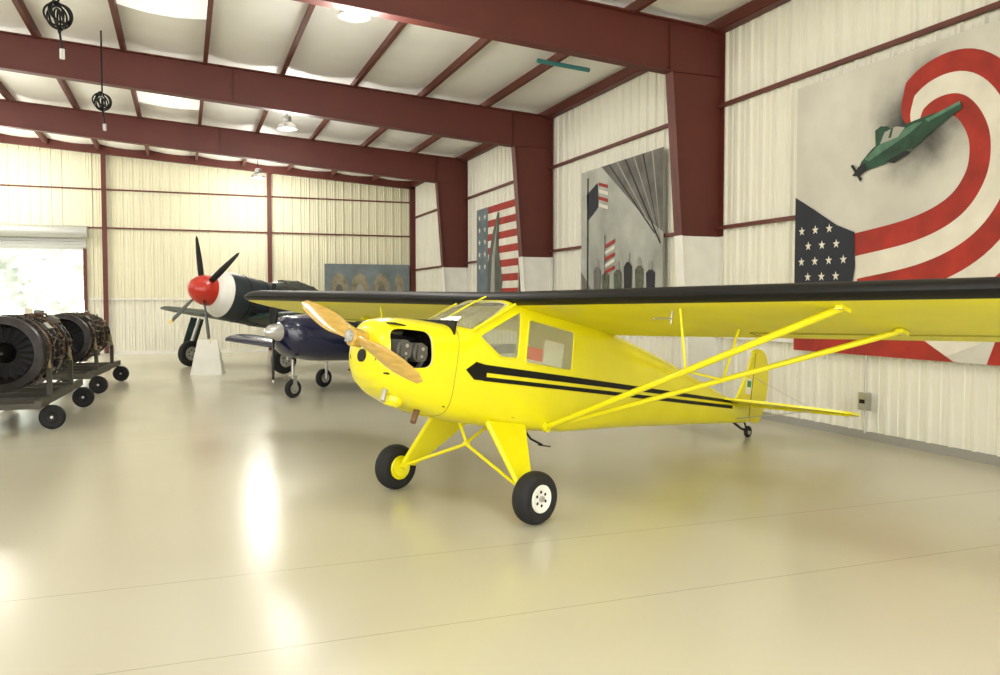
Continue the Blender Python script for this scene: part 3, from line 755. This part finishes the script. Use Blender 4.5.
# ---------------- jet engines on trolleys --------------------------------------------
EM=M('engine_casing_dark',(44,40,38),.4,metal=.7,var=.5,scale=6); EB=M('engine_burnt_bronze',(100,76,56),.4,metal=.8,var=.4,scale=5); ES=M('engine_steel',(96,94,90),.35,metal=.9,var=.4,scale=8)
TR=M('trolley_frame_paint',(70,66,52),.6,var=.3,scale=4); TRY=M('trolley_tan',(150,132,96),.6)
def jet(x,y,rotz,L=2.7,Rr=.5,seed=1):
    rnd=random.Random(seed)
    e=empty('jet_engine_on_trolley',(x,y,0),(0,0,rotz)); zc=1.06
    b=B()
    pr=[(0,.80),(.02,1.0),(.10,1.02),(.12,.96),(.34,.95),(.36,1.04),(.40,1.04),(.42,.93),(.75,.90),(.78,1.0),(.82,1.0),(.84,.88),(1.25,.84),(1.28,.96),(1.32,.96),(1.34,.86),(1.8,.90),(1.83,1.0),(1.87,1.0),(1.9,.88),(2.3,.84),(2.33,.92),(2.37,.92),(2.4,.82),(L-.02,.78),(L,.7)]
    b.lathe((0,0,zc),(0,1,0),[(t,r*Rr) for t,r in pr],EM,40,cap=False)
    b.lathe((0,.0,zc),(0,1,0),[(0,.80*Rr),(.03,.78*Rr),(.25,.72*Rr),(.35,.68*Rr)],EM,40,cap=False)
    b.lathe((0,.30,zc),(0,1,0),[(0,.30*Rr),(.01,.68*Rr)],BLK,32)
    b.lathe((0,.05,zc),(0,1,0),[(0,.02),(.05,.12*Rr),(.15,.22*Rr),(.27,.30*Rr)],DARKM,24)
    for i in range(20):
        a=2*math.pi*i/20; d=Vector((math.cos(a),0,math.sin(a))); t=Vector((-math.sin(a),.6,math.cos(a))).normalized()
        p=Vector((0,.22,zc))
        b.add([p+d*.28*Rr-t*.015,p+d*.28*Rr+t*.02,p+d*.74*Rr+t*.035,p+d*.74*Rr-t*.02],[(0,1,2,3)],DARKM)
    b.lathe((0,L-.3,zc),(0,1,0),[(0,.2),(.31,.74*Rr)],DARKM,32,cap=False)
    b.obj('engine_core',e)
    b=B()
    for yy in (.38,.80,1.30,1.85,2.35):
        for i in range(28):
            a=2*math.pi*i/28; rr=Rr*(1.0 if yy<2 else .9)
            b.box((math.cos(a)*rr,yy,zc+math.sin(a)*rr),(.025,.09,.025),ES)
    for k in range(34):
        a=rnd.uniform(0,2*math.pi); y0=rnd.uniform(.12,L-.9); y1=y0+rnd.uniform(.3,.9); rr=Rr*rnd.uniform(.98,1.08); da=rnd.uniform(-.5,.5)
        P=[Vector((math.cos(a+da*t/5)*(rr if 0<t<5 else rr*.88),y0+(y1-y0)*t/5,zc+math.sin(a+da*t/5)*(rr if 0<t<5 else rr*.88))) for t in range(6)]
        b.path(P,rnd.choice((.008,.012,.018)),rnd.choice((ES,EB,EM,EB)),6)
    for k in range(12):
        a=rnd.uniform(0,2*math.pi); yy=rnd.uniform(.4,L-.5); rr=Rr*1.0
        b.box((math.cos(a)*rr,yy,zc+math.sin(a)*rr),(rnd.uniform(.06,.14),rnd.uniform(.12,.3),rnd.uniform(.06,.14)),rnd.choice((EM,EB,ES)),Matrix.Rotation(-a,3,'Y'))
    b.torus((0,1.58,zc),(0,1,0),Rr*.95,.03,EB,36,8); b.torus((0,.6,zc),(0,1,0),Rr*.97,.022,EB,36,8)
    b.obj('engine_plumbing',e)
    b=B()
    for sx in (-.48,.48):
        b.box((sx,L/2,.40),(.08,L+.5,.10),TR)
        for yy in (.5,L-.6):
            b.box((sx,yy,.62),(.06,.1,.42),TR); b.tube((sx,yy,.8),(sx*.92,yy,zc),.035,TRY)
        for yy in (.25,L+.05):
            wheel(b,(sx*1.15,yy,.17),.17,.10,DARKM,.45); b.box((sx*1.02,yy,.28),(.05,.06,.24),TR)
    for yy in (-.2,.5,1.3,L-.6,L+.2): b.box((0,yy,.38),(1.0,.08,.07),TR)
    for yy in (.5,L-.6):
        b.add([Vector((.52*math.cos(R(200+14*i)),yy+s,zc+.52*math.sin(R(200+14*i)))) for s in (-.04,.04) for i in range(11)], [(i,i+1,i+12,i+11) for i in range(10)],TRY)
    b.box((0,L/2,.30),(.8,L*.8,.04),TR)
    b.tube((0,-.2,.36),(0,-.9,.16),.03,TR); b.torus((0,-.97,.14),(0,0,1),.06,.015,TR,16,6)
    b.obj('trolley',e)
jet(-2.28,12.6,R(-3),2.7,.50,1); jet(-2.12,17.3,R(-5),2.8,.47,7)

# sandwich board
e=empty('white_display_stand',(.50,21.3,0),(0,0,R(-12))); b=B()
b.prism([(-.34,-.28,0),(.40,-.28,0),(.26,-.03,.84),(-.20,-.03,.84)],(0,.02,0),WHITE)
b.prism([(-.34,.26,0),(.40,.26,0),(.26,.01,.84),(-.20,.01,.84)],(0,-.02,0),WHITE)
b.obj('board_panels',e)

# trees outside
LEAF=M('tree_foliage',(196,204,196),.9,var=.4,scale=3,bump=.5,bscale=8); TRK=M('tree_trunk',(170,160,145),.9)
for i,(x,y,s) in enumerate(((-5.5,44,1.0),(-9.5,47,1.2),(-13,43,1.0),(-2.5,50,1.2),(-17,50,1.3),(-8,52,1.4))):
    e=empty('leafy_tree',(x,y,-.22)); b=B(); b.tube((0,0,0),(0,0,2.4*s),.18*s,TRK,.12*s)
    for k in range(9):
        a=k*2.4; c=Vector((1.1*s*math.cos(a)*(k%3)/2,1.1*s*math.sin(a)*(k%3)/2,2.2*s+.35*k*s))
        bm=bmesh.new(); bmesh.ops.create_icosphere(bm,subdivisions=3,radius=1.05*s)
        vs=[v.co+v.co.normalized()*.35*noise.noise(v.co*2.5+c) for v in bm.verts]; fs=[[v.index for v in f.verts] for f in bm.faces]
        b.add([v+c for v in vs],fs,LEAF,True); bm.free()
    b.obj('foliage',e,fix=False)

# ---------------------------------------------------------------- world & camera
w=bpy.data.worlds.new('overcast_sky'); scene.world=w; w.use_nodes=True
bg=w.node_tree.nodes['Background']; bg.inputs[0].default_value=(1.0,.99,.96,1); bg.inputs[1].default_value=4.3
cam=bpy.data.cameras.new('camera'); co=bpy.data.objects.new('camera',cam); scene.collection.objects.link(co)
co.location=(0,0,1.75); co.rotation_euler=(R(90-2.45),0,R(-20.84)); cam.lens=29.88; cam.sensor_width=36; cam.clip_end=300
scene.camera=co
